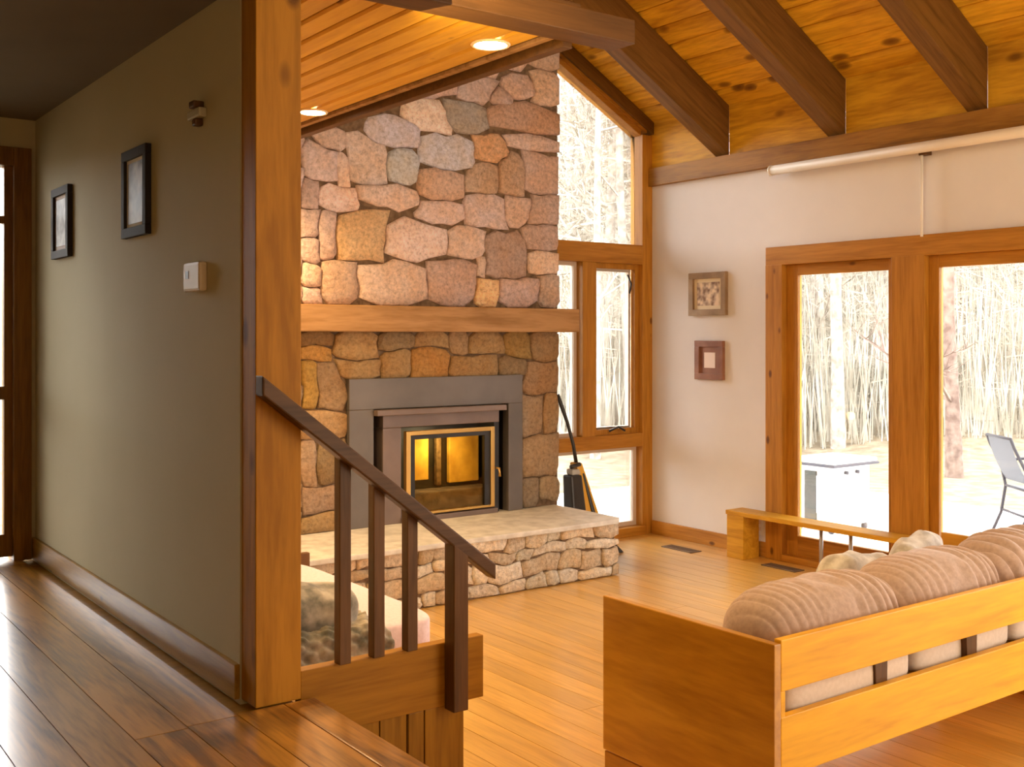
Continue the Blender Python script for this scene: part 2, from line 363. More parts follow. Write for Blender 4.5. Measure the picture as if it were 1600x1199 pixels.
for (lx, ly), lb in zip(LIGHTS, lbl):
    e = empty('recessed_light', (lx, ly, 1.16), lb, 'ceiling light', 'recessed ceiling lights')
    tube('lamp_disc', [(lx, ly, 1.1585), (lx, ly, 1.152)], 0.062, LAMP, e, 28)
    def ringf(u, v, lx=lx, ly=ly):
        t = 2 * math.pi * u; p = 2 * math.pi * v
        r = 0.072 + 0.008 * math.cos(p)
        return (lx + r * math.cos(t), ly + r * math.sin(t), 1.156 + 0.006 * math.sin(p))
    grid('trim_ring', ringf, 32, 8, RING, e, closed_v=True)
    l = bpy.data.lights.new('recessed_lamp', 'SPOT'); l.energy = 175 if ly > 6 else 130; l.color = (1.0, 0.66, 0.30); l.spot_size = math.radians(150); l.spot_blend = 0.8; l.shadow_soft_size = 0.06
    lo = bpy.data.objects.new('recessed_lamp', l); C.objects.link(lo); lo.location = (lx, ly, 1.14)
# ------------------------------------------------------------------ tall post and baseboards
ps = box('wooden_post', 1.409, 1.568, 3.307, 3.425, ZH, 1.16, W_POST, None, 0.004)
tag(ps, 'tall square golden pine post between hall and living room', 'post', kind='structure')
tag(box('baseboard_hall', XL - 0.018, XL, 3.428, YH, ZH, ZH + 0.115, W_BASEY, None, 0.003), 'knotty wooden baseboard along the hall wall', 'baseboard', kind='structure')
tag(box('baseboard_right', XR - 0.02, XR, 5.561, YW - 0.06, ZF, ZF + 0.115, W_TRIMY, None, 0.003), 'brown wooden baseboard under the pale wall with two pictures', 'baseboard', kind='structure')

# ------------------------------------------------------------------ tall window beside the chimney
wn = tag(empty('window_1', (5.9, YW, ZF)), 'tall wood framed window with a slanted top beside the chimney', 'window', kind='structure')
def wt(x): return 1.706 + (6.429 - x) * 0.545     # top of the slanted pane
WX0 = 5.15
FY0, FY1 = YW - 0.03, YW + 0.10
box('frame', 6.412, XR, FY0 - 0.02, FY1, ZF, wt(6.45) + 0.03, W_TRIMZ, wn, 0.004)
box('frame', WX0 - 0.12, WX0, FY0, FY1, ZF, 2.6, W_TRIMZ, wn)
prism('frame', [(WX0, wt(WX0)), (6.412, wt(6.412)), (6.412, wt(6.412) + 0.055), (WX0, wt(WX0) + 0.055)], 'Y', FY0, FY1, W_TRIMX, wn, 0.003)
prism('frame', [(WX0, wt(WX0) + 0.075), (XR, wt(XR) + 0.075), (XR, roofz(XR) - 0.005), (WX0, roofz(WX0) - 0.005)], 'Y', FY0 - 0.045, FY1, W_DARKX, wn)
prism('frame', [(WX0, wt(WX0) + 0.05), (6.46, wt(6.46) + 0.05), (6.46, wt(6.46) + 0.08), (WX0, wt(WX0) + 0.08)], 'Y', FY0 - 0.02, FY1, W_TRIMX, wn)
box('transom', WX0, 6.412, FY0 - 0.02, FY1, 0.61, 0.775, W_TRIMX, wn, 0.004)
box('transom', WX0, 6.412, FY0 - 0.02, FY1, -0.945, -0.83, W_TRIMX, wn, 0.004)
box('sill', WX0, 6.44, FY0 - 0.03, FY1, ZF, ZF + 0.075, W_TRIMX, wn, 0.004)
box('mullion', 5.745, 5.89, FY0 - 0.02, FY1, -0.83, 0.61, W_TRIMZ, wn, 0.004)
PALEF = plain('weathered_outer_sash', (0.62, 0.50, 0.40), 0.6)
def sash(x0, x1, z0, z1, t=0.032, lab='sash', mat=None, y0=0.0, parent=wn):
    mat = mat or W_TRIMZ
    s = box(lab, x0, x0 + t, YW + y0, YW + y0 + 0.045, z0, z1, mat, parent)
    box('stile', x1 - t, x1, YW + y0, YW + y0 + 0.045, z0, z1, mat, s); box('stile', x0 + t, x1 - t, YW + y0, YW + y0 + 0.045, z0, z0 + t, mat, s); box('stile', x0 + t, x1 - t, YW + y0, YW + y0 + 0.045, z1 - t, z1, mat, s)
sash(5.89, 6.412, -0.83, 0.61, 0.045, mat=W_TRIMZ); sash(5.945, 6.36, -0.79, 0.565, 0.02, mat=PALEF, y0=0.05)
sash(WX0, 5.745, -0.83, 0.61, 0.03, mat=PALEF, y0=0.03)
sash(WX0, 6.412, ZF + 0.075, -0.945, 0.035, mat=PALEF, y0=0.03)
box('pane', 5.9, 6.4, YW + 0.05, YW + 0.054, -0.82, 0.60, GLASS, wn); box('pane', WX0, 5.745, YW + 0.05, YW + 0.054, -0.82, 0.60, GLASS, wn)
box('pane', WX0, 6.412, YW + 0.05, YW + 0.054, ZF + 0.08, -0.95, GLASS, wn)
prism('pane', [(WX0, 0.775), (6.412, 0.775), (6.412, wt(6.412)), (WX0, wt(WX0))], 'Y', YW + 0.05, YW + 0.054, GLASS, wn)
lt = tube('latch', [(6.06, YW - 0.02, -0.80), (6.14, YW - 0.045, -0.765), (6.20, YW - 0.06, -0.80)], 0.010, DARKP, wn, 6)
tube('latch', [(6.28, YW - 0.005, 0.52), (6.30, YW - 0.03, 0.44), (6.29, YW - 0.02, 0.36)], 0.008, DARKP, wn, 6)

# ------------------------------------------------------------------ glazed patio doors
XD0, XD1 = XR - 0.03, XR + 0.11
dr = tag(empty('door_1', (XR, 4.5, ZF)), 'wide wood framed glazed doors onto the patio', 'door', kind='structure')
Y_END = 1.62
box('header', XD0, XD1, Y_END, 5.561, 0.535, 0.675, W_TRIMY, dr, 0.005)
posts = [(5.40, 5.561), (4.205, 4.46), (2.88, 3.12), (1.60, 1.76)]
for a, b in posts: box('post', XD0 - 0.002, XD1, a, b, ZF, 0.54, W_TRIMZ, dr, 0.005)
box('threshold', XD0 + 0.0, XD1, Y_END, 5.561, ZF, ZF + 0.05, W_TRIMY, dr, 0.004)
for (a, b) in ((4.46, 5.40), (3.12, 4.205), (1.76, 2.88)):
    s = 0.105 if a > 4.3 else 0.075
    d = box('sash', XR + 0.02, XR + 0.07, a, a + 0.055 if a > 4.3 else a + s, ZF + 0.05, 0.535, W_TRIMZ, dr, 0.004)
    box('stile', XR + 0.02, XR + 0.07, b - s, b, ZF + 0.05, 0.535, W_TRIMZ, d, 0.004)
    zb = -1.50
    box('bottom_rail', XR + 0.02, XR + 0.07, a + 0.05, b - s, ZF + 0.05, zb, W_TRIMY, d, 0.004)
    box('top_rail', XR + 0.02, XR + 0.07, a + 0.05, b - s, 0.455, 0.535, W_TRIMY, d, 0.004)
    box('pane', XR + 0.042, XR + 0.046, a + 0.05, b - s, zb, 0.46, GLASS, d)
# hall end glazed door
d2 = tag(empty('door_2', (0.8, YH, ZH)), 'wood framed glazed door at the end of the hall', 'door', kind='structure')
W_DK = wood('hall_door_wood', (0.27, 0.105, 0.03), (0.16, 0.055, 0.012), 'Z', 0.4, 0.05)
box('frame', 1.293, 1.383, YH - 0.02, YH + 0.12, ZH, 1.005, W_DK, d2, 0.004)
box('frame', 0.35, 0.44, YH - 0.02, YH + 0.12, ZH, 1.005, W_DK, d2, 0.004)
box('frame', 0.44, 1.293, YH - 0.02, YH + 0.12, 0.905, 1.005, W_DK, d2, 0.004)
st = box('sash', 1.255, 1.293, YH + 0.03, YH + 0.08, ZH + 0.02, 0.905, W_DK, d2)
box('stile', 0.44, 0.53, YH + 0.03, YH + 0.08, ZH + 0.02, 0.905, W_DK, st)
box('muntin', 0.53, 1.255, YH + 0.03, YH + 0.08, -0.34, -0.27, W_DK, st); box('muntin', 0.53, 1.255, YH + 0.03, YH + 0.08, 0.60, 0.64, W_DK, st)
box('bottom_rail', 0.53, 1.255, YH + 0.03, YH + 0.08, ZH + 0.02, ZH + 0.14, W_DK, st)
box('pane', 0.53, 1.255, YH + 0.05, YH + 0.054, ZH + 0.14, 0.905, GLASS, st)

# ------------------------------------------------------------------ stone chimney
F_ = np.array([math.sin(YAW), math.cos(YAW), 0]); R_ = np.array([math.cos(YAW), -math.sin(YAW), 0])
def on_face(px, py, Y):
    d = F_ + R_ * (px - 800) / FPX + np.array([0, 0, 1.0]) * (525 - py) / FPX
    q = d * (Y / d[1]); return q[0], q[2]
CY = 6.554
PAL = [(0.66, 0.52, 0.42), (0.64, 0.51, 0.40), (0.52, 0.40, 0.32), (0.58, 0.48, 0.42), (0.56, 0.43, 0.31), (0.66, 0.52, 0.38), (0.50, 0.39, 0.33)]
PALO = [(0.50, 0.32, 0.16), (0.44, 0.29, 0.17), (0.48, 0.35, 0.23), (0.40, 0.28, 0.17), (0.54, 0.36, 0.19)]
PALH = [(0.66, 0.55, 0.42), (0.72, 0.63, 0.50), (0.58, 0.47, 0.35), (0.62, 0.57, 0.48), (0.52, 0.41, 0.28), (0.72, 0.64, 0.54)]
def stones(parent, Y, rects, clip, pal, proud=0.03, colours=None, seed=1, name='stone', warp=0.014, hole=None, gain=1.0, blue=1.0, thin=0.0):
    rg = random.Random(seed); cen = np.array([[(r[0] + r[2]) / 2, (r[1] + r[3]) / 2] for r in rects]); hf_ = np.array([[(r[2] - r[0]) / 2, (r[3] - r[1]) / 2] for r in rects])
    cen[hf_[:, 1] < thin] = (99, 99)
    rad = np.minimum(hf_[:, 0], hf_[:, 1]) * 0.04
    def lab(x, z):
        xx = x + warp * math.sin(9 * z + 3 * x + seed) + warp * 0.5 * math.sin(31 * z + 11 * x)
        zz = z + warp * math.sin(8 * x - 4 * z + 2 * seed) + warp * 0.5 * math.sin(27 * x - 9 * z)
        d = np.abs(np.array([xx, zz]) - cen) - hf_ + rad[:, None]
        s = np.hypot(np.maximum(d[:, 0], 0), np.maximum(d[:, 1], 0)) + np.minimum(np.maximum(d[:, 0], d[:, 1]), 0) - rad
        k = int(np.argmin(s)); return k if s[k] < 0.07 else -1
    off = offs(parent); nn = 14
    for k, (cx_, cz) in enumerate(cen):
        if not (clip[0] + 0.01 < cx_ < clip[2] - 0.01 and clip[1] + 0.01 < cz < clip[3] - 0.01): continue
        if hole and hole[0] < cx_ < hole[2] and hole[1] < cz < hole[3]: continue
        hx, hz = hf_[k]; pts = []
        a0 = math.atan2(hz, hx)
        angs = [a0, math.pi - a0, math.pi + a0, -a0, 0, math.pi / 2, math.pi, -math.pi / 2]
        angs += [a0 / 2, -a0 / 2, math.pi - a0 / 2, math.pi + a0 / 2, (a0 + math.pi / 2) / 2, math.pi - (a0 + math.pi / 2) / 2, math.pi + (a0 + math.pi / 2) / 2, -(a0 + math.pi / 2) / 2]
        angs = sorted(a % (2 * math.pi) for a in angs)
        for a in angs:
            c, s_ = math.cos(a), math.sin(a); t = 0.02
            while t < 0.6:
                px, pz = cx_ + c * t, cz + s_ * t
                if not (clip[0] <= px <= clip[2] and clip[1] <= pz <= clip[3]): break
                if hole and hole[0] < px < hole[2] and hole[1] < pz < hole[3]: break
                if lab(px, pz) != k: break
                t += 0.006
            t = max(t - 0.0045, 0.02)
            pts.append((c * t, s_ * t))
        n = len(pts); pr = proud * rg.uniform(0.45, 1.25); tx, tz = rg.uniform(-.05, .05), rg.uniform(-.05, .05)
        V = []; Fc = []
        for ring, (sc_, dep) in enumerate(((1.0, 0.03), (0.985, -pr * 0.55), (0.90, -pr), (0.5, -pr * 1.12))):
            for (u, v) in pts:
                j = 1 + (rg.uniform(-.02, .02) if ring > 1 else 0)
                dd = dep + (tx * u + tz * v if ring else 0) + (rg.uniform(-.003, .003) if ring > 1 else 0)
                V.append((cx_ + u * sc_ * j, Y + dd, cz + v * sc_ * j))
        V.append((cx_, Y - pr * 1.15, cz))
        for ring in range(3):
            for i in range(n): Fc.append((ring * n + i, ring * n + (i + 1) % n, (ring + 1) * n + (i + 1) % n, (ring + 1) * n + i))
        for i in range(n): Fc.append((3 * n + i, 3 * n + (i + 1) % n, 4 * n))
        me = bpy.data.meshes.new(name); me.from_pydata([tuple(Vector(v) - off) for v in V], [], Fc); me.update()
        o = link(name, me, STONE, parent, smooth=True)
        c = colours.get(k) if colours and k in colours else rg.choice(pal)
        f = rg.uniform(0.86, 1.12) * gain; c = (c[0], c[1] * 1.03, c[2] * blue); o.color = (c[0] * f, c[1] * f, c[2] * f, 1)
def pxrects(lst, Y):
    out = []
    for (a, b, c, d) in lst:
        x0, z1 = on_face(a, b, Y); x1, z0 = on_face(c, d, Y); out.append((x0, z0, x1, z1))
    return out
ch = tag(box('chimney', 2.25, 5.256, CY + 0.004, 7.0, 0.1, 3.6, MORTAR), 'broad fieldstone chimney breast rising behind the timber mantel', 'chimney', kind='structure')
UP = [(698,159,761,200),(765,164,870,211),(636,165,696,207),(583,188,650,230),(655,213,736,262),(741,215,790,253),(792,213,870,238),(818,240,870,302),
 (607,238,653,288),(545,215,605,288),(470,233,524,281),(525,243,543,285),(655,266,725,310),(728,256,775,303),(778,247,816,305),(762,143,792,162),(790,125,830,150),
 (832,118,870,162),(700,145,758,157),(505,214,543,234),(470,284,495,325),(497,290,552,325),(556,290,652,320),(657,314,724,342),(728,306,788,354),(792,308,827,343),
 (828,303,870,350),(556,324,654,334),(604,340,722,350),(526,334,598,410),(470,328,498,370),(500,330,524,400),(470,372,498,408),(605,353,697,398),(698,360,755,402),(757,369,822,432),(757,357,820,367),
 (824,352,870,392),(824,395,870,430),(500,408,556,465),(558,415,667,468),(670,412,742,468),(746,436,777,470),(779,435,838,470),(840,433,870,470),(470,410,496,444),(470,447,496,470),
 (744,404,756,433),(470,471,560,480),(562,471,680,480),(682,472,780,480),(782,473,870,480)]
UPC = {0: (0.42, 0.40, 0.34), 1: (0.50, 0.34, 0.23), 2: (0.66, 0.56, 0.44), 3: (0.60, 0.57, 0.58), 4: (0.55, 0.55, 0.55), 5: (0.56, 0.37, 0.21), 8: (0.56, 0.59, 0.56), 9: (0.54, 0.46, 0.38),
       12: (0.52, 0.38, 0.27), 13: (0.50, 0.38, 0.26), 14: (0.50, 0.37, 0.25), 29: (0.66, 0.47, 0.24), 33: (0.64, 0.52, 0.42), 35: (0.44, 0.33, 0.25), 42: (0.70, 0.49, 0.24), 40: (0.58, 0.45, 0.33), 41: (0.56, 0.42, 0.33)}
ru = pxrects(UP, CY)
def rowfill(x0, x1, z0, z1, hmin, hmax, wmin, wmax, seed):
    rg = random.Random(seed); out = []; z = z0
    while z < z1 - 0.02:
        h = rg.uniform(hmin, hmax)
        if z1 - (z + h) < hmin * 0.8: h = z1 - z
        x = x0
        while x < x1 - 0.02:
            w_ = rg.uniform(wmin, wmax)
            if x1 - (x + w_) < wmin * 0.8: w_ = x1 - x
            out.append((x, z + rg.uniform(0, .01), x + w_, z + h)); x += w_
        z += h
    return out
zt = on_face(600, 118, CY)[1]
ru += rowfill(2.27, 3.09, 0.215, 3.2, 0.15, 0.3, 0.18, 0.42, 3)
ru += rowfill(3.10, 4.62, 1.72, 3.2, 0.16, 0.3, 0.2, 0.5, 4) + rowfill(4.62, 5.26, 2.05, 3.2, 0.15, 0.3, 0.2, 0.4, 5)
ru += pxrects([(543,196,580,213),(600,175,634,188)], CY)
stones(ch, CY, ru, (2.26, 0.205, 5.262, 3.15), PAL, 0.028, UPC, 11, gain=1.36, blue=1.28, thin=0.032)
# lower chimney with the fireplace opening
HT = -1.299
OX0, OX1, OZ1 = 3.46, 4.86, -0.315       # opening in the stone
lc = box('chimney_base', 2.25, OX0, CY + 0.004, 7.0, HT - 0.02, 0.1, MORTAR)
tag(lc, 'warm brown fieldstone surround of the fireplace below the timber mantel', 'chimney', kind='structure')
box('core', OX1, 5.256, CY + 0.004, 7.0, HT - 0.02, 0.1, MORTAR, lc); box('core', OX0, OX1, CY + 0.004, 7.0, OZ1, 0.1, MORTAR, lc)
LOW = [(470,524,520,541),(470,545,520,566),(524,526,588,558),(590,526,641,545),(645,526,697,543),(700,526,728,550),(731,526,785,552),(789,528,828,560),(830,526,868,562),(643,546,697,588),
 (704,556,772,588),(598,549,641,588),(524,562,596,588),(778,562,818,585),(820,564,868,612),(470,568,492,638),(495,568,532,638),(470,642,537,682),(470,686,494,758),(497,686,537,756),
 (470,760,537,800),(470,802,537,826),(812,618,846,678),(850,616,868,678),(812,684,868,745),(812,748,838,800),(840,748,868,782),(840,784,868,805)]
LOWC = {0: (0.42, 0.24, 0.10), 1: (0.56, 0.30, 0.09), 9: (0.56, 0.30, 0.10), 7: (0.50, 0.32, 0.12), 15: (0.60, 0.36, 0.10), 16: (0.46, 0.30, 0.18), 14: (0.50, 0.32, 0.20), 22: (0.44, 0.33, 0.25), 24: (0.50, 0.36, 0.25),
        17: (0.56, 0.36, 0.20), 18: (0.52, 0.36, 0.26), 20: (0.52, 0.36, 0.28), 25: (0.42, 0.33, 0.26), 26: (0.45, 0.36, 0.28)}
rl = pxrects(LOW, CY) + rowfill(2.27, 3.09, HT, 0.05, 0.15, 0.3, 0.18, 0.42, 8)
stones(lc, CY, rl, (2.26, HT, 5.262, 0.05), PALO, 0.028, LOWC, 5, hole=(OX0 - 0.01, HT - 0.1, OX1 + 0.02, OZ1 + 0.012), gain=0.80, blue=1.0)  # gain darkens the lower stones' colour for the shade under the mantel
# mantel
tag(box('mantel', 2.5, 5.36, CY - 0.14, CY + 0.05, 0.028, 0.205, W_MANTEL, None, 0.008), 'thick rough sawn timber mantel beam across the stone chimney', 'mantel')
# hearth
HY = 5.80
hb = box('hearth', 2.3, 5.17, HY + 0.004, CY + 0.2, ZF, HT - 0.045, MORTAR)
tag(hb, 'raised fieldstone hearth bench in front of the fireplace', 'hearth', kind='structure')
stones(hb, HY, rowfill(2.3, 5.2, ZF, HT - 0.02, 0.07, 0.17, 0.09, 0.32, 21), (2.3, ZF + 0.004, 5.2, HT - 0.022), PALH, 0.017, None, 9, warp=0.02, gain=1.05, blue=1.05)
# side face stones of the hearth (facing the doors)
sd = empty('side_facing', (5.185, 6.2, ZF)); sd.parent = hb; sd.location = (5.185, 6.2, 0)
def slabf(u, v):
    x = 2.3 + 2.93 * u
    return (x, 0, 0)
capm = prism('cap_slab', [(2.3, HY - 0.035), (3.2, HY - 0.05), (3.9, HY - 0.03), (4.6, HY - 0.045), (5.18, HY - 0.035), (5.235, HY + 0.02), (5.24, 6.3), (5.22, CY + 0.2), (2.3, CY + 0.2)], 'Z', HT - 0.035, HT, SLAB, hb, 0.008)
bpy.data.objects.remove(sd)

# ------------------------------------------------------------------ fireplace insert
GUN = noisy('gunmetal_surround', (0.115, 0.10, 0.092), (0.15, 0.13, 0.12), 3, 0.42, 0.0, 0.01, 0.3)
INS = noisy('brown_grey_stove_steel', (0.16, 0.115, 0.10), (0.20, 0.145, 0.125), 4, 0.4, 0, 0.01, 0.3)
BLK = plain('stove_black', (0.012, 0.009, 0.008), 0.5)
BRASS = plain('brass', (0.72, 0.46, 0.15), 0.3, 0.9)
REFLM = noisy('ochre_reflection', (0.55, 0.33, 0.06), (0.85, 0.58, 0.12), 6, 0.85, 0.2, 0.01)  # ochre colour of the golden reflections in the stove glass
ASH = noisy('ash_grey', (0.11, 0.09, 0.10), (0.20, 0.165, 0.18), 14, 0.95, 0.4, 0.02)
fi = tag(empty('fireplace_insert', (4.16, CY, HT)), 'gunmetal stove insert with brass framed glass door in the stone fireplace', 'fireplace')
SX0, SX1, SZ1 = 3.435, 4.885, -0.290
fy0, fy1 = CY - 0.045, CY + 0.03
box('surround', SX0, SX1, fy0, fy1, -0.50, SZ1, GUN, fi, 0.004)
box('surround', SX0, 3.62, fy0, fy1, HT, -0.50, GUN, fi, 0.004)
box('surround', 4.755, SX1, fy0, fy1, HT, -0.50, GUN, fi, 0.004)
ry0 = CY + 0.06
box('recess', 3.62, 4.755, CY + 0.24, CY + 0.26, HT, -0.5, BLK, fi)
box('recess', 3.60, 3.62, fy1, CY + 0.26, HT, -0.5, BLK, fi); box('recess', 4.755, 4.775, fy1, CY + 0.26, HT, -0.5, BLK, fi)
box('recess', 3.62, 4.755, fy1, CY + 0.26, -0.51, -0.50, BLK, fi)
box('hood', 3.62, 4.70, CY - 0.10, CY + 0.04, -0.545, -0.505, INS, fi, 0.006)
IY = CY - 0.03
box('face_frame', 3.70, 4.68, IY, CY + 0.2, -0.635, -0.545, INS, fi, 0.005)
box('face_frame', 3.70, 3.845, IY, CY + 0.2, HT, -0.635, INS, fi, 0.005)
box('face_frame', 4.655, 4.70, IY + 0.03, CY + 0.2, HT, -0.545, BLK, fi, 0.003)
box('face_frame', 3.845, 4.655, IY - 0.02, CY + 0.2, HT, HT + 0.035, INS, fi, 0.004)
# brass framed door
bd = box('door', 3.88, 3.915, IY - 0.012, IY + 0.03, HT + 0.045, -0.665, BRASS, fi, 0.004)
box('frame', 4.60, 4.632, IY - 0.012, IY + 0.03, HT + 0.045, -0.665, BRASS, bd, 0.004)
box('frame', 3.915, 4.60, IY - 0.012, IY + 0.03, -0.695, -0.665, BRASS, bd, 0.004)
box('frame', 3.915, 4.60, IY - 0.012, IY + 0.03, HT + 0.045, HT + 0.062, BRASS, bd, 0.004)
box('frame', 3.915, 3.955, IY, IY + 0.03, HT + 0.06, -0.695, BLK, bd); box('frame', 4.55, 4.60, IY, IY + 0.03, HT + 0.06, -0.695, BLK, bd)
box('frame', 3.955, 4.55, IY, IY + 0.03, -0.725, -0.695, BLK, bd)
box('pane', 3.955, 4.55, IY + 0.012, IY + 0.016, HT + 0.06, -0.725, glass('amber_stove_glass', (1.0, 0.9, 0.62), 0.05), bd)
tube('handle', [(4.645, IY - 0.01, -0.97), (4.645, IY - 0.05, -0.97), (4.645, IY - 0.055, -1.03)], 0.010, BRASS, bd, 8)
# firebox inside
fb = box('firebox', 3.86, 4.66, CY + 0.195, CY + 0.2, HT + 0.03, -0.66, BLK, fi)
box('ash_bed', 3.86, 4.655, IY + 0.04, CY + 0.195, HT + 0.03, HT + 0.19, ASH, fi, 0.01)
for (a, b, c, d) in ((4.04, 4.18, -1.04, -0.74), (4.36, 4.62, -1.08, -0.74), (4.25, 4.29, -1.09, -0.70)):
    o = box('reflection_panel', a, b, CY + 0.15, CY + 0.19, c, d, REFLM if b - a > 0.1 else MORTAR, fb, 0.006)  # coloured panels standing in for the gold patches reflected in the glass
fl_ = bpy.data.lights.new('firebox_fill', 'POINT'); fl_.energy = 3.0; fl_.color = (1.0, 0.80, 0.42); fl_.shadow_soft_size = 0.04  # unseen light added to brighten the ochre reflection panels
flo = bpy.data.objects.new('firebox_fill', fl_); C.objects.link(flo); flo.location = (4.20, CY + 0.03, -0.78)

# ------------------------------------------------------------------ stair, skirt board, railing
PY = 3.307
stc = tag(empty('staircase', (1.9, PY, ZF)), 'short wooden stair side with wide pine board below the railing', 'stairs', kind='structure')
box('skirt_board', 1.566, 2.30, PY, PY + 0.045, -1.335, -1.107, W_SKIRTX, stc, 0.003)
for a, b in ((1.567, 1.742), (1.746, 1.868), (1.872, 1.978), (1.982, 2.045), (2.05, 2.215)): box('side_panel', a, b, PY + 0.012 if b < 2.0 else PY + 0.004, PY + 0.04, ZF, -1.336, W_SKIRTZ, stc, 0.003)
box('tread', 1.588, 1.86, YB + 0.5, PY - 0.002, ZH - 0.285, ZH - 0.25, W_HALL, stc, 0.005)
box('riser', 1.82, 1.84, YB + 0.5, PY - 0.002, ZF, ZH - 0.285, W_SKIRTX, stc)
rl_ = tag(empty('stair_railing', (1.9, PY, -1.1)), 'dark wooden stair railing with sloping handrail and square balusters', 'railing')
def hz(x): return -0.165 + (x - 1.41) * (-0.688 / 0.889)
ry0, ry1 = PY - 0.035, PY + 0.03
ang = 0.028
hx0, hx1 = 1.405, 2.312
hexa('handrail', [(hx0, ry0 - 0.03, hz(hx0) - 0.028), (hx1, ry0 - 0.03, hz(hx1) - 0.03), (hx1, ry1 - 0.035, hz(hx1) - 0.03), (hx0, ry1 - 0.035, hz(hx0) - 0.028),
                  (hx0, ry0 - 0.03, hz(hx0) + 0.035), (hx1, ry0 - 0.03, hz(hx1) + 0.028), (hx1, ry1 - 0.035, hz(hx1) + 0.028), (hx0, ry1 - 0.035, hz(hx0) + 0.035)], W_RAILX, rl_, 0.006)
for a, b in ((1.698, 1.741), (1.828, 1.871), (1.962, 2.004)):
    hexa('baluster', [(a, PY - 0.022, -1.108), (b, PY - 0.022, -1.108), (b, PY + 0.02, -1.108), (a, PY + 0.02, -1.108), (a, PY - 0.022, hz(a) - 0.02), (b, PY - 0.022, hz(b) - 0.02), (b, PY + 0.02, hz(b) - 0.02), (a, PY + 0.02, hz(a) - 0.02)], W_RAIL, rl_, 0.003)
a, b = 2.128, 2.19
hexa('newel_post', [(a, PY - 0.065, -1.345), (b, PY - 0.065, -1.345), (b, PY - 0.001, -1.345), (a, PY - 0.001, -1.345), (a, PY - 0.065, hz(a) - 0.02), (b, PY - 0.065, hz(b) - 0.02), (b, PY - 0.001, hz(b) - 0.02), (a, PY - 0.001, hz(a) - 0.02)], W_RAIL, rl_, 0.004)

# ------------------------------------------------------------------ fabrics
def fabric(name, c1, c2, scale=60, rough=0.95):
    m = noisy(name, c1, c2, scale, rough, 0.2, 0.003)
    b = m.node_tree.nodes['Principled BSDF']; b.inputs['Sheen Weight'].default_value = 0.2
    return m
TAN = fabric('tan_corduroy', (0.45, 0.33, 0.27), (0.54, 0.40, 0.33))
CREAM = fabric('cream_cotton', (0.66, 0.52, 0.56), (0.74, 0.60, 0.64))
PALE = fabric('pale_lining', (0.66, 0.57, 0.50), (0.72, 0.63, 0.56))
GREYP = fabric('grey_white_print', (0.42, 0.39, 0.34), (0.75, 0.73, 0.68), 16)
FURM = fabric('grey_fur', (0.10, 0.095, 0.075), (0.42, 0.37, 0.30), 11)
def sgn(v, e): return math.copysign(abs(v) ** e, v)
def softbox(name, c, h, mat, parent=None, e1=0.35, e2=0.35, rot=(0, 0, 0), pleat=None, nu=40, nv=56, puff=0.0):
    """superellipsoid cushion of half sizes h; pleat(u_unit, v, n)->radial offset"""
    M = Matrix.Rotation(rot[2], 3, 'Z') @ Matrix.Rotation(rot[1], 3, 'Y') @ Matrix.Rotation(rot[0], 3, 'X')
    def f(u, v):
        la = -math.pi / 2 + math.pi * u; lo = -math.pi + 2 * math.pi * v
        x = sgn(math.sin(la), e1)                      # long axis = x
        y = sgn(math.cos(la), e1) * sgn(math.cos(lo), e2); z = sgn(math.cos(la), e1) * sgn(math.sin(lo), e2)
        k = 1.0
        if pleat: k += pleat(x, lo)
        q = Vector((x * h[0], y * h[1] * k, z * h[2] * k))
        return Vector(c) + M @ q
    return grid(name, f, nu, nv, mat, parent, closed_v=True)

# ------------------------------------------------------------------ main sofa (seen from behind)
SXL, SY0, SY1 = 2.743, 2.311, 3.144
sf = tag(empty('sofa', (3.9, 2.7, ZF)), 'honey coloured wooden slab sofa seen from behind with two back rails', 'sofa')
box('end_panel', SXL, SXL + 0.032, SY0, SY1, -1.578, -0.992, W_SOFAY, sf, 0.004)
box('base_board', SXL + 0.004, SXL + 0.03, SY0 + 0.005, SY1 - 0.005, ZF, -1.584, W_SOFAY, sf, 0.003)
SXR = 5.0
box('end_panel', SXR, SXR + 0.032, SY0, SY1, ZF, -0.992, W_SOFAY, sf, 0.004)
box('back_rail', SXL + 0.033, SXR, SY0 + 0.0, SY0 + 0.03, -1.150, -0.982, W_SOFAX, sf, 0.004)
box('back_rail', SXL + 0.033, SXR, SY0 + 0.0, SY0 + 0.03, -1.430, -1.232, W_SOFAX, sf, 0.004)
box('corner_upright', SXL + 0.033, SXL + 0.055, SY0 + 0.001, SY0 + 0.028, ZF, -1.150, W_SOFAX, sf, 0.002)
for cx_ in (3.335, 3.915, 4.495):
    hexa('bracket', [(cx_ + 0.0, SY0 + 0.03, -1.42), (cx_ + 0.05, SY0 + 0.03, -1.42), (cx_ + 0.05, SY0 + 0.07, -1.42), (cx_ + 0.0, SY0 + 0.07, -1.42),
                     (cx_ - 0.03, SY0 + 0.03, -1.0), (cx_ + 0.06, SY0 + 0.03, -1.0), (cx_ + 0.06, SY0 + 0.075, -1.0), (cx_ - 0.03, SY0 + 0.075, -1.0)], W_RAIL, sf, 0.003)
box('seat_board', SXL + 0.033, SXR, SY0 + 0.03, SY1 - 0.02, -1.44, -1.41, W_SOFAX, sf, 0.003)
box('front_rail', SXL + 0.033, SXR, SY1 - 0.035, SY1, -1.46, -1.34, W_SOFAX, sf, 0.004)
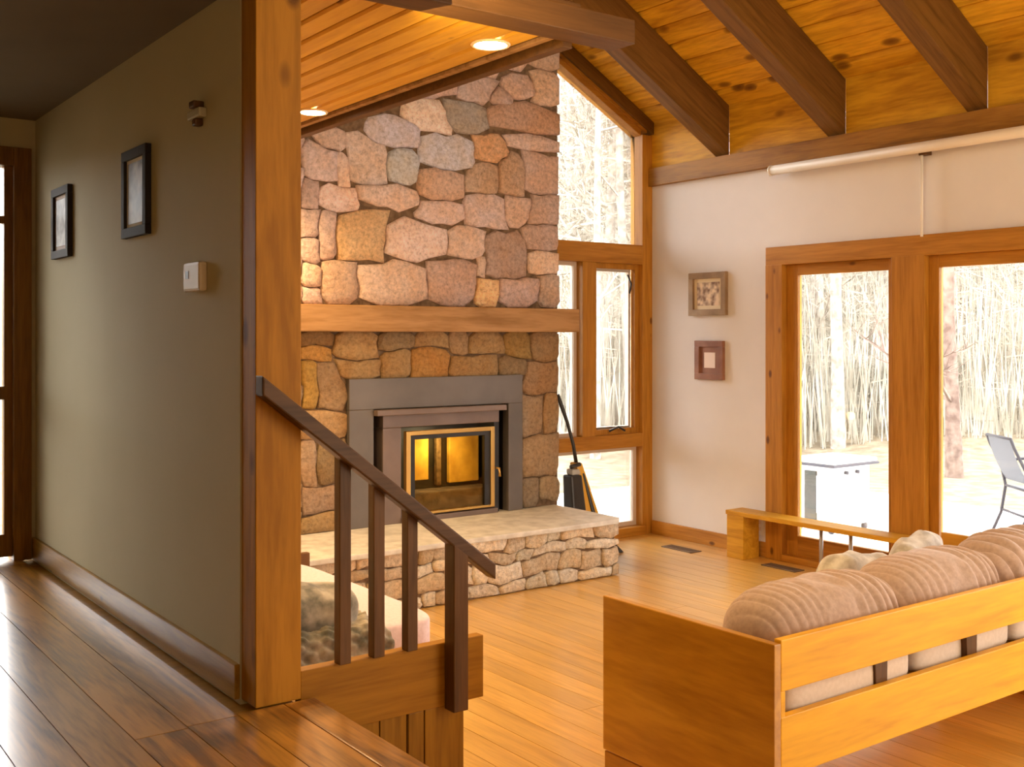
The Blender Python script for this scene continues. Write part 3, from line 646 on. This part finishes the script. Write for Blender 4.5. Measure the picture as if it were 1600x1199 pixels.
for k, (a, b) in enumerate(((2.79, 3.53), (3.53, 4.27), (4.27, 4.99))):
    o = softbox('seat_cushion', ((a + b) / 2, 2.78, -1.325), ((b - a) / 2 - 0.004, 0.34, 0.085), PALE, None, 0.25, 0.3, nu=24, nv=32)
    tag(o, ['pale seat cushion at the near end of the wooden sofa, seen between the rails', 'pale seat cushion in the middle of the wooden sofa, seen between the rails', 'pale seat cushion at the far end of the wooden sofa'][k], 'cushion', 'sofa seat cushions')
def pleats(seed, side):
    def f(x, lo):
        t = x * 0.5 + 0.5
        wgt = 0.25 + 0.75 * (max(0, (t - 0.25) / 0.75) if side > 0 else 1 - t * 0.6)
        s = math.sin(24 * x * (1 + 0.12 * math.sin(seed)) + 2.2 * math.sin(lo + 0.6) + 1.5 * math.sin(3 * x + seed))
        s2 = math.sin(23 * x + 2.5 * lo + seed)
        return wgt * (0.03 - 0.16 * (1 - abs(s)) ** 2.2) + 0.02 * s2 * wgt
    return f
bc = [((3.215, 2.53, -1.075), (0.385, 0.165, 0.20), 1.3, 1), ((3.945, 2.545, -1.065), (0.365, 0.17, 0.195), 2.9, 1), ((4.63, 2.54, -1.055), (0.36, 0.17, 0.205), 4.4, -1)]
lb3 = ['tan pleated bolster cushion nearest the sofa end panel', 'tan pleated bolster cushion in the middle of the sofa back', 'tan pleated bolster cushion at the right edge of the picture']
for (c, h, sd_, side), lb in zip(bc, lb3):
    o = softbox('back_cushion', c, h, TAN, None, 0.55, 0.75, pleat=pleats(sd_, side), nu=130, nv=64)
    # loose lining under the cushion, the pale fabric seen between the rails
    softbox('lining', (c[0], c[1] - 0.055, -1.195), (h[0] - 0.03, 0.125, 0.075), PALE, o, 0.25, 0.35, nu=20, nv=28)
    tag(o, lb, 'cushion', 'sofa back cushions')
def lumpy(sd_):
    return lambda x, lo: 0.05 * math.sin(7 * x + sd_ + 2 * lo) + 0.04 * math.sin(11 * x - 3 * lo + sd_)
tag(softbox('throw_pillow', (4.10, 2.99, -1.10), (0.21, 0.075, 0.14), GREYP, None, 0.5, 0.7, rot=(0.35, 0.12, -0.2), pleat=lumpy(1), nu=36, nv=36), 'grey and white throw pillow on the sofa seat, the one nearer the hearth', 'pillow', 'throw pillows on the sofa')
tag(softbox('throw_pillow', (4.52, 2.99, -1.075), (0.20, 0.075, 0.15), GREYP, None, 0.5, 0.7, rot=(0.3, -0.1, 0.15), pleat=lumpy(3), nu=36, nv=36), 'grey and white throw pillow on the sofa seat, the one nearer the door post', 'pillow', 'throw pillows on the sofa')

# ------------------------------------------------------------------ daybed behind the railing
db = tag(empty('daybed', (2.15, 4.9, ZF)), 'low wooden daybed standing along the wall behind the railing', 'daybed')
box('side_rail', 2.60, 2.63, 4.12, 5.62, -1.52, -1.40, W_SOFAY, db, 0.004)
box('side_rail', 1.60, 1.63, 4.12, 5.62, -1.52, -1.40, W_SOFAY, db, 0.004)
box('end_rail', 1.63, 2.60, 4.12, 4.15, -1.52, -1.40, W_SOFAX, db, 0.004)
box('head_board', 1.60, 2.72, 5.625, 5.665, ZF, -1.225, W_RAIL, db, 0.004)
for lx, ly in ((1.61, 4.13), (2.57, 4.13)): box('leg', lx, lx + 0.05, ly, ly + 0.05, ZF, -1.52, W_SOFAY, db, 0.004)
box('slat_base', 1.63, 2.60, 4.15, 5.62, -1.45, -1.42, W_SOFAX, db)
mt = softbox('mattress', (2.12, 4.87, -1.33), (0.525, 0.745, 0.082), CREAM, None, 0.2, 0.22, nu=40, nv=60)
tag(mt, 'thick cream mattress cushion lying on the daybed behind the railing', 'mattress')
def fur(u, v):
    # throw lying over the near end of the mattress and hanging down in front of it
    x = 1.66 + 0.66 * u + 0.02 * math.sin(9 * v)
    L_ = v * 0.72
    if L_ < 0.44: y, z = 4.52 - L_, -1.243
    else:
        t = (L_ - 0.44); a = min(t / 0.10, 1.0) * math.pi / 2
        y = 4.08 - 0.045 * math.sin(a); z = -1.243 - 0.045 * (1 - math.cos(a)) - max(t - 0.10, 0) * 1.0
    bmp = 0.005 * math.sin(57 * u + 29 * v) + 0.005 * math.sin(71 * v - 33 * u) + 0.010 * math.sin(11 * u + 5 + 3 * v)
    edge = 0.05 * (max(0, u - 0.85) / 0.15)
    return (x, y - abs(bmp) - 0.004, z + abs(bmp) * 1.3 - edge * 0.3 + 0.02)
fo = grid('fur_throw', fur, 50, 60, FURM)
so_ = fo.modifiers.new('thickness', 'SOLIDIFY'); so_.thickness = 0.018; so_.offset = 1
tag(fo, 'grey fur throw draped over the near end of the cream mattress', 'throw')
tag(softbox('fur_pillow', (1.98, 4.22, -1.17), (0.27, 0.13, 0.12), FURM, None, 0.6, 0.8, rot=(0.2, 0.05, 0.05), pleat=lumpy(5), nu=36, nv=36), 'grey fur pillow on the daybed behind the balusters', 'pillow')

# ------------------------------------------------------------------ low bench along the doors
be = tag(empty('bench', (6.38, 4.9, ZF)), 'long low pine bench standing along the glazed doors', 'bench')
box('seat', 6.285, 6.475, 4.04, 5.775, -1.372, -1.338, W_BENCHY, be, 0.005)
box('leg', 6.29, 6.47, 5.60, 5.765, ZF, -1.372, W_BENCHY, be, 0.004)
box('leg', 6.29, 6.47, 4.06, 4.11, ZF, -1.372, W_BENCHY, be, 0.004)
GREYM = plain('grey_metal', (0.35, 0.33, 0.33), 0.4, 0.5)
for yy in (4.95, 4.70): tube('support_rod', [(6.38, yy, ZF), (6.38, yy, -1.372)], 0.014, GREYM, be, 10)

# ------------------------------------------------------------------ things on the walls
def picture(name, axis_x, ya, yb, za, zb, fm, mat_in, art, label, depth=0.03, fw=0.045, matw=0.03, grp=None):
    X0 = axis_x
    e = tag(empty(name, (X0, (ya + yb) / 2, za)), label, 'picture', grp)
    fr_ = box('frame', X0 - depth, X0, ya, yb, za, za + fw, fm, e, 0.003)
    box('frame', X0 - depth, X0, ya, yb, zb - fw, zb, fm, e, 0.003); box('frame', X0 - depth, X0, ya, ya + fw, za + fw, zb - fw, fm, e, 0.003); box('frame', X0 - depth, X0, yb - fw, yb, za + fw, zb - fw, fm, e, 0.003)
    box('mat_board', X0 - 0.012, X0 - 0.002, ya + fw, yb - fw, za + fw, zb - fw, mat_in, e)
    box('print', X0 - 0.014, X0 - 0.0121, ya + fw + matw, yb - fw - matw, za + fw + matw, zb - fw - matw, art, e)
    return e
MATC = plain('cream_mat', (0.85, 0.74, 0.55), 0.8); MATP = plain('pink_white_print', (0.85, 0.72, 0.66), 0.8)
ARTB = noisy('brown_grid_print', (0.22, 0.13, 0.09), (0.85, 0.70, 0.54), 22, 0.7, 0, detail=1)
ARTG = noisy('grey_photo_print', (0.10, 0.07, 0.05), (0.45, 0.38, 0.30), 12, 0.5, 0, detail=2)
SILV = noisy('bronze_frame', (0.24, 0.15, 0.08), (0.34, 0.22, 0.12), 8, 0.5, 0, metal=0.4)
REDW = noisy('reddish_frame', (0.22, 0.09, 0.05), (0.32, 0.14, 0.08), 8, 0.4, 0)
p1 = picture('picture_frame', XR, 5.968, 6.374, 0.165, 0.515, SILV, MATC, ARTB, 'bronze framed picture with cream mat, upper of the two on the pale wall', 0.035, 0.05, 0.03, 'pictures on the pale wall')
p2 = picture('picture_frame', XR, 6.0, 6.31, -0.355, -0.04, REDW, REDW, MATP, 'small reddish brown framed picture, lower of the two on the pale wall', 0.03, 0.05, 0.045, 'pictures on the pale wall')
p3 = picture('picture_frame', XL, 5.495, 5.814, 0.385, 0.735, BLACKF, MATP, ARTG, 'small black framed photograph deeper in the hall', 0.025, 0.04, 0.02, 'black framed pictures in the hall')
p4 = picture('picture_frame', XL, 4.326, 4.643, 0.405, 0.765, BLACKF, MATC, ARTG, 'small black framed photograph nearer the thermostat in the hall', 0.025, 0.04, 0.015, 'black framed pictures in the hall')
th = tag(empty('thermostat', (XL, 3.8, 0.16)), 'cream wall thermostat with a dark little screen on the hall wall', 'thermostat')
box('body', XL - 0.03, XL, 3.72, 3.885, 0.158, 0.262, CREAMP, th, 0.01); box('screen', XL - 0.0315, XL - 0.029, 3.825, 3.855, 0.205, 0.232, DARKP, th)
wsn = tag(empty('wall_sensor', (XL, 3.79, 0.79)), 'tiny pale wall bracket with brown caps above the thermostat', 'wall sensor')
box('bracket', XL - 0.03, XL, 3.725, 3.845, 0.772, 0.806, plain('pale_khaki', (0.50, 0.45, 0.30), 0.5), wsn, 0.008)
box('cap', XL - 0.04, XL - 0.0, 3.75, 3.80, 0.807, 0.832, W_RAIL, wsn, 0.006); box('cap', XL - 0.03, XL, 3.76, 3.795, 0.745, 0.771, W_RAIL, wsn, 0.006)
ot = tag(empty('wall_outlet', (XR, 5.66, -1.48)), 'white wall outlet low behind the bench end', 'outlet')
box('plate', XR - 0.008, XR, 5.60, 5.69, -1.54, -1.41, WHITE, ot, 0.003)
for zz in (-1.505, -1.455): box('socket', XR - 0.010, XR - 0.0079, 5.625, 5.665, zz, zz + 0.028, CREAMP, ot)
# roller screen case with pull cord
rs = tag(empty('roller_screen', (XR - 0.09, 3.9, 1.25)), 'long white roller screen case mounted under the brown timber plate', 'roller screen')
tube('case', [(XR - 0.095, 5.44, 1.245), (XR - 0.095, 2.0, 1.245)], 0.036, plain('white_enamel', (0.86, 0.78, 0.66), 0.4), rs, 24)
tube('end_cap', [(XR - 0.095, 5.455, 1.245), (XR - 0.095, 5.44, 1.245)], 0.040, WHITE, rs, 24)
box('bracket', XR - 0.06, XR, 4.17, 4.23, 1.20, 1.283, W_RAIL, rs, 0.003)
tube('pull_cord', [(XR - 0.05, 4.212, 1.20), (XR - 0.05, 4.212, 0.66)], 0.010, WHITE, rs, 8)

# floor registers
VENT = plain('vent_metal', (0.22, 0.15, 0.10), 0.45, 0.4)
for (x0, x1, y0, y1, lb) in ((6.16, 6.28, 6.02, 6.35, 'brown metal floor vent nearest the corner of the pale wall'), (6.26, 6.37, 5.09, 5.40, 'grey brown metal floor vent beside the bench')):
    v = tag(empty('floor_vent', ((x0 + x1) / 2, (y0 + y1) / 2, ZF)), lb, 'floor vent', 'floor vents')
    box('frame', x0, x1, y0, y0 + 0.012, ZF, ZF + 0.006, VENT, v); box('frame', x0, x1, y1 - 0.012, y1, ZF, ZF + 0.006, VENT, v)
    box('frame', x0, x0 + 0.012, y0, y1, ZF, ZF + 0.006, VENT, v); box('frame', x1 - 0.012, x1, y0, y1, ZF, ZF + 0.006, VENT, v)
    box('backing', x0, x1, y0, y1, ZF, ZF + 0.0015, DARKP, v)
    yy = y0 + 0.024
    while yy < y1 - 0.02: box('slat', x0 + 0.01, x1 - 0.01, yy, yy + 0.008, ZF, ZF + 0.005, VENT, v); yy += 0.02

# ------------------------------------------------------------------ upright vacuum cleaner leaning behind the hearth
YEL = plain('mustard_plastic', (0.75, 0.42, 0.05), 0.35); GREYP2 = plain('pale_grey_plastic', (0.45, 0.45, 0.45), 0.4)
vc = tag(empty('vacuum_cleaner', (5.55, 6.6, ZF)), 'black and yellow upright vacuum cleaner standing between hearth and tall window', 'vacuum cleaner')
def rbox(name, c0, c1, s0, s1, mat):
    """tapering body between two centres with half sizes (x,y)"""
    vs = []
    for c, s in ((c0, s0), (c1, s1)):
        for dx_, dy_ in ((-1, -1), (1, -1), (1, 1), (-1, 1)): vs.append((c[0] + dx_ * s[0], c[1] + dy_ * s[1], c[2]))
    return hexa(name, vs, mat, vc, 0.015)
rbox('dust_canister', (5.455, 6.56, -1.60), (5.44, 6.60, -1.09), (0.075, 0.07), (0.055, 0.055), DARKP)
rbox('body', (5.63, 6.58, -1.62), (5.50, 6.63, -1.00), (0.10, 0.075), (0.030, 0.045), YEL)
rbox('stripe', (5.645, 6.50, -1.60), (5.53, 6.58, -1.08), (0.022, 0.012), (0.012, 0.012), DARKP)
rbox('neck', (5.455, 6.60, -1.09), (5.455, 6.61, -1.045), (0.045, 0.04), (0.04, 0.04), GREYP2)
rbox('floor_head', (5.60, 6.50, ZF), (5.58, 6.52, -1.62), (0.17, 0.15), (0.14, 0.10), DARKP)
tube('handle', [(5.50, 6.62, -1.02), (5.475, 6.63, -0.86), (5.43, 6.65, -0.68), (5.375, 6.66, -0.54), (5.345, 6.665, -0.46)], [0.016, 0.014, 0.014, 0.017, 0.014], DARKP, vc, 10)
tube('grip_bar', [(5.40, 6.57, -1.025), (5.50, 6.58, -1.01)], 0.017, DARKP, vc, 8)

# ------------------------------------------------------------------ outdoors
PATIO = noisy('pale_concrete', (0.78, 0.76, 0.72), (0.86, 0.84, 0.80), 4, 0.8, 0.05, 0.004)
LITTER = noisy('leaf_litter', (0.12, 0.09, 0.055), (0.22, 0.18, 0.12), 5, 1.0, 0.5, 0.05, detail=8)
ZG = -1.80
tag(box('patio', XR + 0.14, 10.6, -6, 9.5, ZG - 0.1, ZG + 0.03, PATIO), 'sunlit pale concrete patio outside the glazed doors', 'patio', kind='structure')
def gr(u, v):
    x = -30 + 130 * u; y = -30 + 130 * v
    d = max(0, math.hypot(x - 4, y) - 14)
    return (x, y, ZG - 0.02 + 0.09 * d + (0.12 * math.sin(x * 0.9) * math.sin(y * 0.8) if d > 0 else 0))
def hole_free(u, v):
    q = gr(u, v); return (q[0], q[1], q[2])
tag(grid('ground', hole_free, 90, 90, LITTER), 'leaf covered forest ground rising beyond the patio', 'ground', kind='structure')
BARKS = [noisy('pale_bark', (0.22, 0.19, 0.16), (0.42, 0.39, 0.34), 9, 1.0, 0.5, 0.02), noisy('brown_bark', (0.12, 0.08, 0.065), (0.24, 0.18, 0.15), 9, 1.0, 0.5, 0.02)]
def gz(x, y):
    d = max(0, math.hypot(x - 4, y) - 14); return ZG - 0.1 + 0.09 * d
def tree(x, y, h, r, seed, label, mat, group='bare trees in the woods', nb=7):
    rg = random.Random(seed); z0 = gz(x, y); root = empty('tree', (x, y, z0), label, 'tree', group)
    lean = (rg.uniform(-.03, .03), rg.uniform(-.03, .03)); path = []; rad = []
    for i in range(9):
        t = i / 8; path.append((x + lean[0] * h * t + rg.uniform(-.04, .04) * (i > 0), y + lean[1] * h * t + rg.uniform(-.04, .04) * (i > 0), z0 - 0.1 + h * t)); rad.append(r * (1.25 if i == 0 else 1 - 0.75 * t))
    tube('trunk', path, rad, mat, root, 8, cap=False)
    V = []; Fc = []
    def limb(p, d, ln, rr, dep):
        pts = [Vector(p)]; dd = Vector(d).normalized()
        for k in range(4):
            dd = (dd + Vector((rg.uniform(-.25, .25), rg.uniform(-.25, .25), rg.uniform(-.12, .25)))).normalized(); pts.append(pts[-1] + dd * ln / 4)
        base = len(V)
        for k, q in enumerate(pts):
            rk = rr * (1 - 0.8 * k / 4); t = dd; a = t.cross(Vector((0, 0, 1))).normalized(); b_ = t.cross(a)
            for m in range(3):
                th_ = 2 * math.pi * m / 3; V.append(tuple(q + (a * math.cos(th_) + b_ * math.sin(th_)) * rk - Vector((x, y, z0))))
        for k in range(4):
            for m in range(3): Fc.append((base + k * 3 + m, base + k * 3 + (m + 1) % 3, base + (k + 1) * 3 + (m + 1) % 3, base + (k + 1) * 3 + m))
        if dep:
            for k in (1, 2, 3):
                for q in range(2): limb(pts[k], dd + Vector((rg.uniform(-1, 1), rg.uniform(-1, 1), rg.uniform(-.3, .8))), ln * 0.5, rr * 0.45, dep - 1)
    for k in range(nb):
        t = rg.uniform(0.15, 0.95); i = int(t * 8); a = rg.uniform(0, 6.28)
        limb(path[i], (math.cos(a), math.sin(a), rg.uniform(0.1, 0.9)), rg.uniform(1.0, 2.4), r * 0.32 * (1.1 - t * 0.6), 2)
    me = bpy.data.meshes.new('branches'); me.from_pydata(V, [], Fc); me.update(); link('branches', me, mat, root)['kind'] = 'stuff'
    return root
def dirxy(px, dist):
    d = F_ + R_ * (px - 800) / FPX; return d[0] * dist, d[1] * dist
tx, ty = dirxy(1492, 14.0)
tree(tx, ty, 9, 0.10, 1, 'brown forked tree trunk right of the door post, nearest the patio', BARKS[1], 'bare trees beyond the glazed doors', nb=9)
rg = random.Random(5)
TL = ['pale bare tree in the bright woods seen through the glazed doors', 'pale bare tree in the bright woods seen through the tall window']
TG = ['bare trees beyond the glazed doors', 'bare trees beyond the tall window']
cands = [(1278, 19, .13), (1296, 24, .12), (1310, 17, .10), (1262, 26, .14), (1345, 30, .16), (1375, 22, .12), (1330, 34, .18), (1545, 21, .1), (1575, 27, .14), (1520, 33, .16), (1470, 30, .12),
         (945, 20, .12), (965, 26, .14), (985, 18, .09), (890, 24, .13), (910, 31, .17), (930, 16, .07), (880, 36, .2), (975, 35, .2)]
for k, (px, dd, r) in enumerate(cands):
    tx, ty = dirxy(px, dd); tree(tx, ty, rg.uniform(10, 14), r, 100 + k, 'straight pale tree trunk rising right behind the grill cabinet outside' if k == 2 else TL[px < 1100], BARKS[0], TG[px < 1100], nb=8)
for k in range(60):
    px = rg.uniform(1180, 1700) if k % 3 else rg.uniform(820, 1060); dd = rg.uniform(24, 48)
    tx, ty = dirxy(px, dd); tree(tx, ty, rg.uniform(10, 16), rg.uniform(.08, .2), 300 + k, TL[px < 1100], BARKS[0], TG[px < 1100], nb=5)
# undergrowth of thin stems
V = []; Fc = []
for k in range(26000):
    px = rg.uniform(1150, 1750) if k % 3 else rg.uniform(800, 1080); dd = rg.uniform(17, 50)
    tx, ty = dirxy(px, dd); z0 = gz(tx, ty); h = rg.uniform(0.5, 3.5); lx, ly = rg.uniform(-.3, .3) * h * 0.5, rg.uniform(-.3, .3) * h * 0.5; wv = rg.uniform(.004, .013)
    b0 = len(V); V += [(tx - wv, ty + wv, z0), (tx + wv, ty - wv, z0), (tx + wv, ty + wv, z0), (tx + lx, ty + ly, z0 + h)]
    Fc += [(b0, b0 + 1, b0 + 3), (b0 + 1, b0 + 2, b0 + 3), (b0 + 2, b0, b0 + 3)]
for k in range(90000):
    px = rg.uniform(1150, 1750) if k % 3 else rg.uniform(800, 1080); dd = rg.uniform(18, 50)
    tx, ty = dirxy(px, dd); z0 = gz(tx, ty) + 0.1 + 13 * rg.random() ** 1.5; ln = rg.uniform(.3, 1.3); a = rg.uniform(0, 6.28); e_ = rg.uniform(-.2, 1.4); wv = rg.uniform(.005, .016)
    q = (tx + ln * math.cos(a) * math.cos(e_), ty + ln * math.sin(a) * math.cos(e_), z0 + ln * math.sin(e_)); b0 = len(V)
    V += [(tx, ty, z0 - wv), (tx + wv, ty - wv, z0 + wv), (q[0], q[1], q[2] + wv), (q[0], q[1], q[2])]; Fc.append((b0, b0 + 1, b0 + 2, b0 + 3))
me = bpy.data.meshes.new('undergrowth'); me.from_pydata(V, [], Fc); me.update()
tag(link('undergrowth', me, noisy('dry_brush', (0.21, 0.185, 0.14), (0.48, 0.45, 0.38), 1.2, 1.0, 0)), 'dense thin brush, saplings and bare twigs filling the bright woods', 'undergrowth', kind='stuff')
# gas grill cabinet
STEEL = plain('bright_steel', (0.75, 0.75, 0.74), 0.35, 0.3); DST = plain('dark_lid_edge', (0.04, 0.04, 0.055), 0.5); GDOOR = noisy('grey_green_door', (0.03, 0.035, 0.028), (0.05, 0.045, 0.038), 3, 0.5, 0)
ZP = ZG + 0.03
gl = tag(empty('patio_grill', (8.3, 6.0, ZP)), 'white grill cabinet with a dark edged lid on the patio', 'grill')
import mathutils
gx, gy = 8.25, 6.0
GT = -1.17
box('cabinet', 8.02, 8.56, 6.10, 6.50, ZP + 0.06, GT, STEEL, gl, 0.01)
box('work_top', 7.96, 8.62, 6.04, 6.56, GT, GT + 0.022, DST, gl, 0.005)
box('lid', 7.97, 8.61, 6.05, 6.55, GT + 0.022, GT + 0.06, STEEL, gl, 0.012)
box('door', 8.006, 8.022, 6.27, 6.40, ZP + 0.10, GT - 0.05, GDOOR, gl, 0.004)
for xx in (8.20, 8.36): tube('knob', [(xx, 6.10, GT - 0.06), (xx, 6.07, GT - 0.06)], 0.016, DST, gl, 12)
tube('handle', [(8.0, 6.25, GT - 0.09), (8.0, 6.25, GT - 0.42)], 0.009, STEEL, gl, 8)
for ax, ay in ((8.05, 6.12), (8.53, 6.12), (8.05, 6.47), (8.53, 6.47)): tube('wheel', [(ax, ay, ZP + 0.03), (ax + 0.001, ay + 0.03, ZP + 0.03)], 0.03, DST, gl, 12)
# patio chair
IRON = plain('grey_iron', (0.03, 0.03, 0.04), 0.7, 0.2); MESHM = plain('grey_sling', (0.08, 0.085, 0.10), 0.8)
pc = tag(empty('patio_chair', (9.5, 5.0, ZP)), 'grey metal patio chair with curved legs at the right edge outside', 'chair')
c0 = Vector((9.42, 5.0, ZP)); ux = Vector((0.80, -0.6, 0)); uy = Vector((0.6, 0.80, 0))
def cp(a, b, z): q = c0 + ux * a + uy * b; return (q.x, q.y, ZP + z)
for b_ in (-0.24, 0.24):
    tube('leg', [cp(-0.28, b_, 0.0), cp(-0.20, b_, 0.18), cp(-0.16, b_, 0.42), cp(-0.20, b_, 0.60), cp(-0.30, b_, 0.80), cp(-0.33, b_, 0.88)], 0.014, IRON, pc, 8)
    tube('leg', [cp(0.28, b_, 0.0), cp(0.25, b_, 0.2), cp(0.24, b_, 0.42)], 0.014, IRON, pc, 8)
    tube('armrest', [cp(-0.22, b_, 0.64), cp(0.0, b_, 0.66), cp(0.22, b_, 0.64), cp(0.24, b_, 0.42)], 0.013, IRON, pc, 8)
for a0_, z0_ in ((-0.16, 0.42), (0.24, 0.42), (-0.33, 0.88), (-0.19, 0.2)): tube('cross_bar', [cp(a0_, -0.24, z0_), cp(a0_, 0.24, z0_)], 0.012, IRON, pc, 8)
grid('seat', lambda u, v: cp(-0.16 + 0.4 * u, -0.24 + 0.48 * v, 0.425 - 0.02 * math.sin(math.pi * u)), 8, 8, MESHM, pc)
grid('backrest', lambda u, v: cp(-0.165 - 0.165 * u - 0.02 * math.sin(math.pi * u), -0.23 + 0.46 * v, 0.48 + 0.40 * u), 8, 8, MESHM, pc)
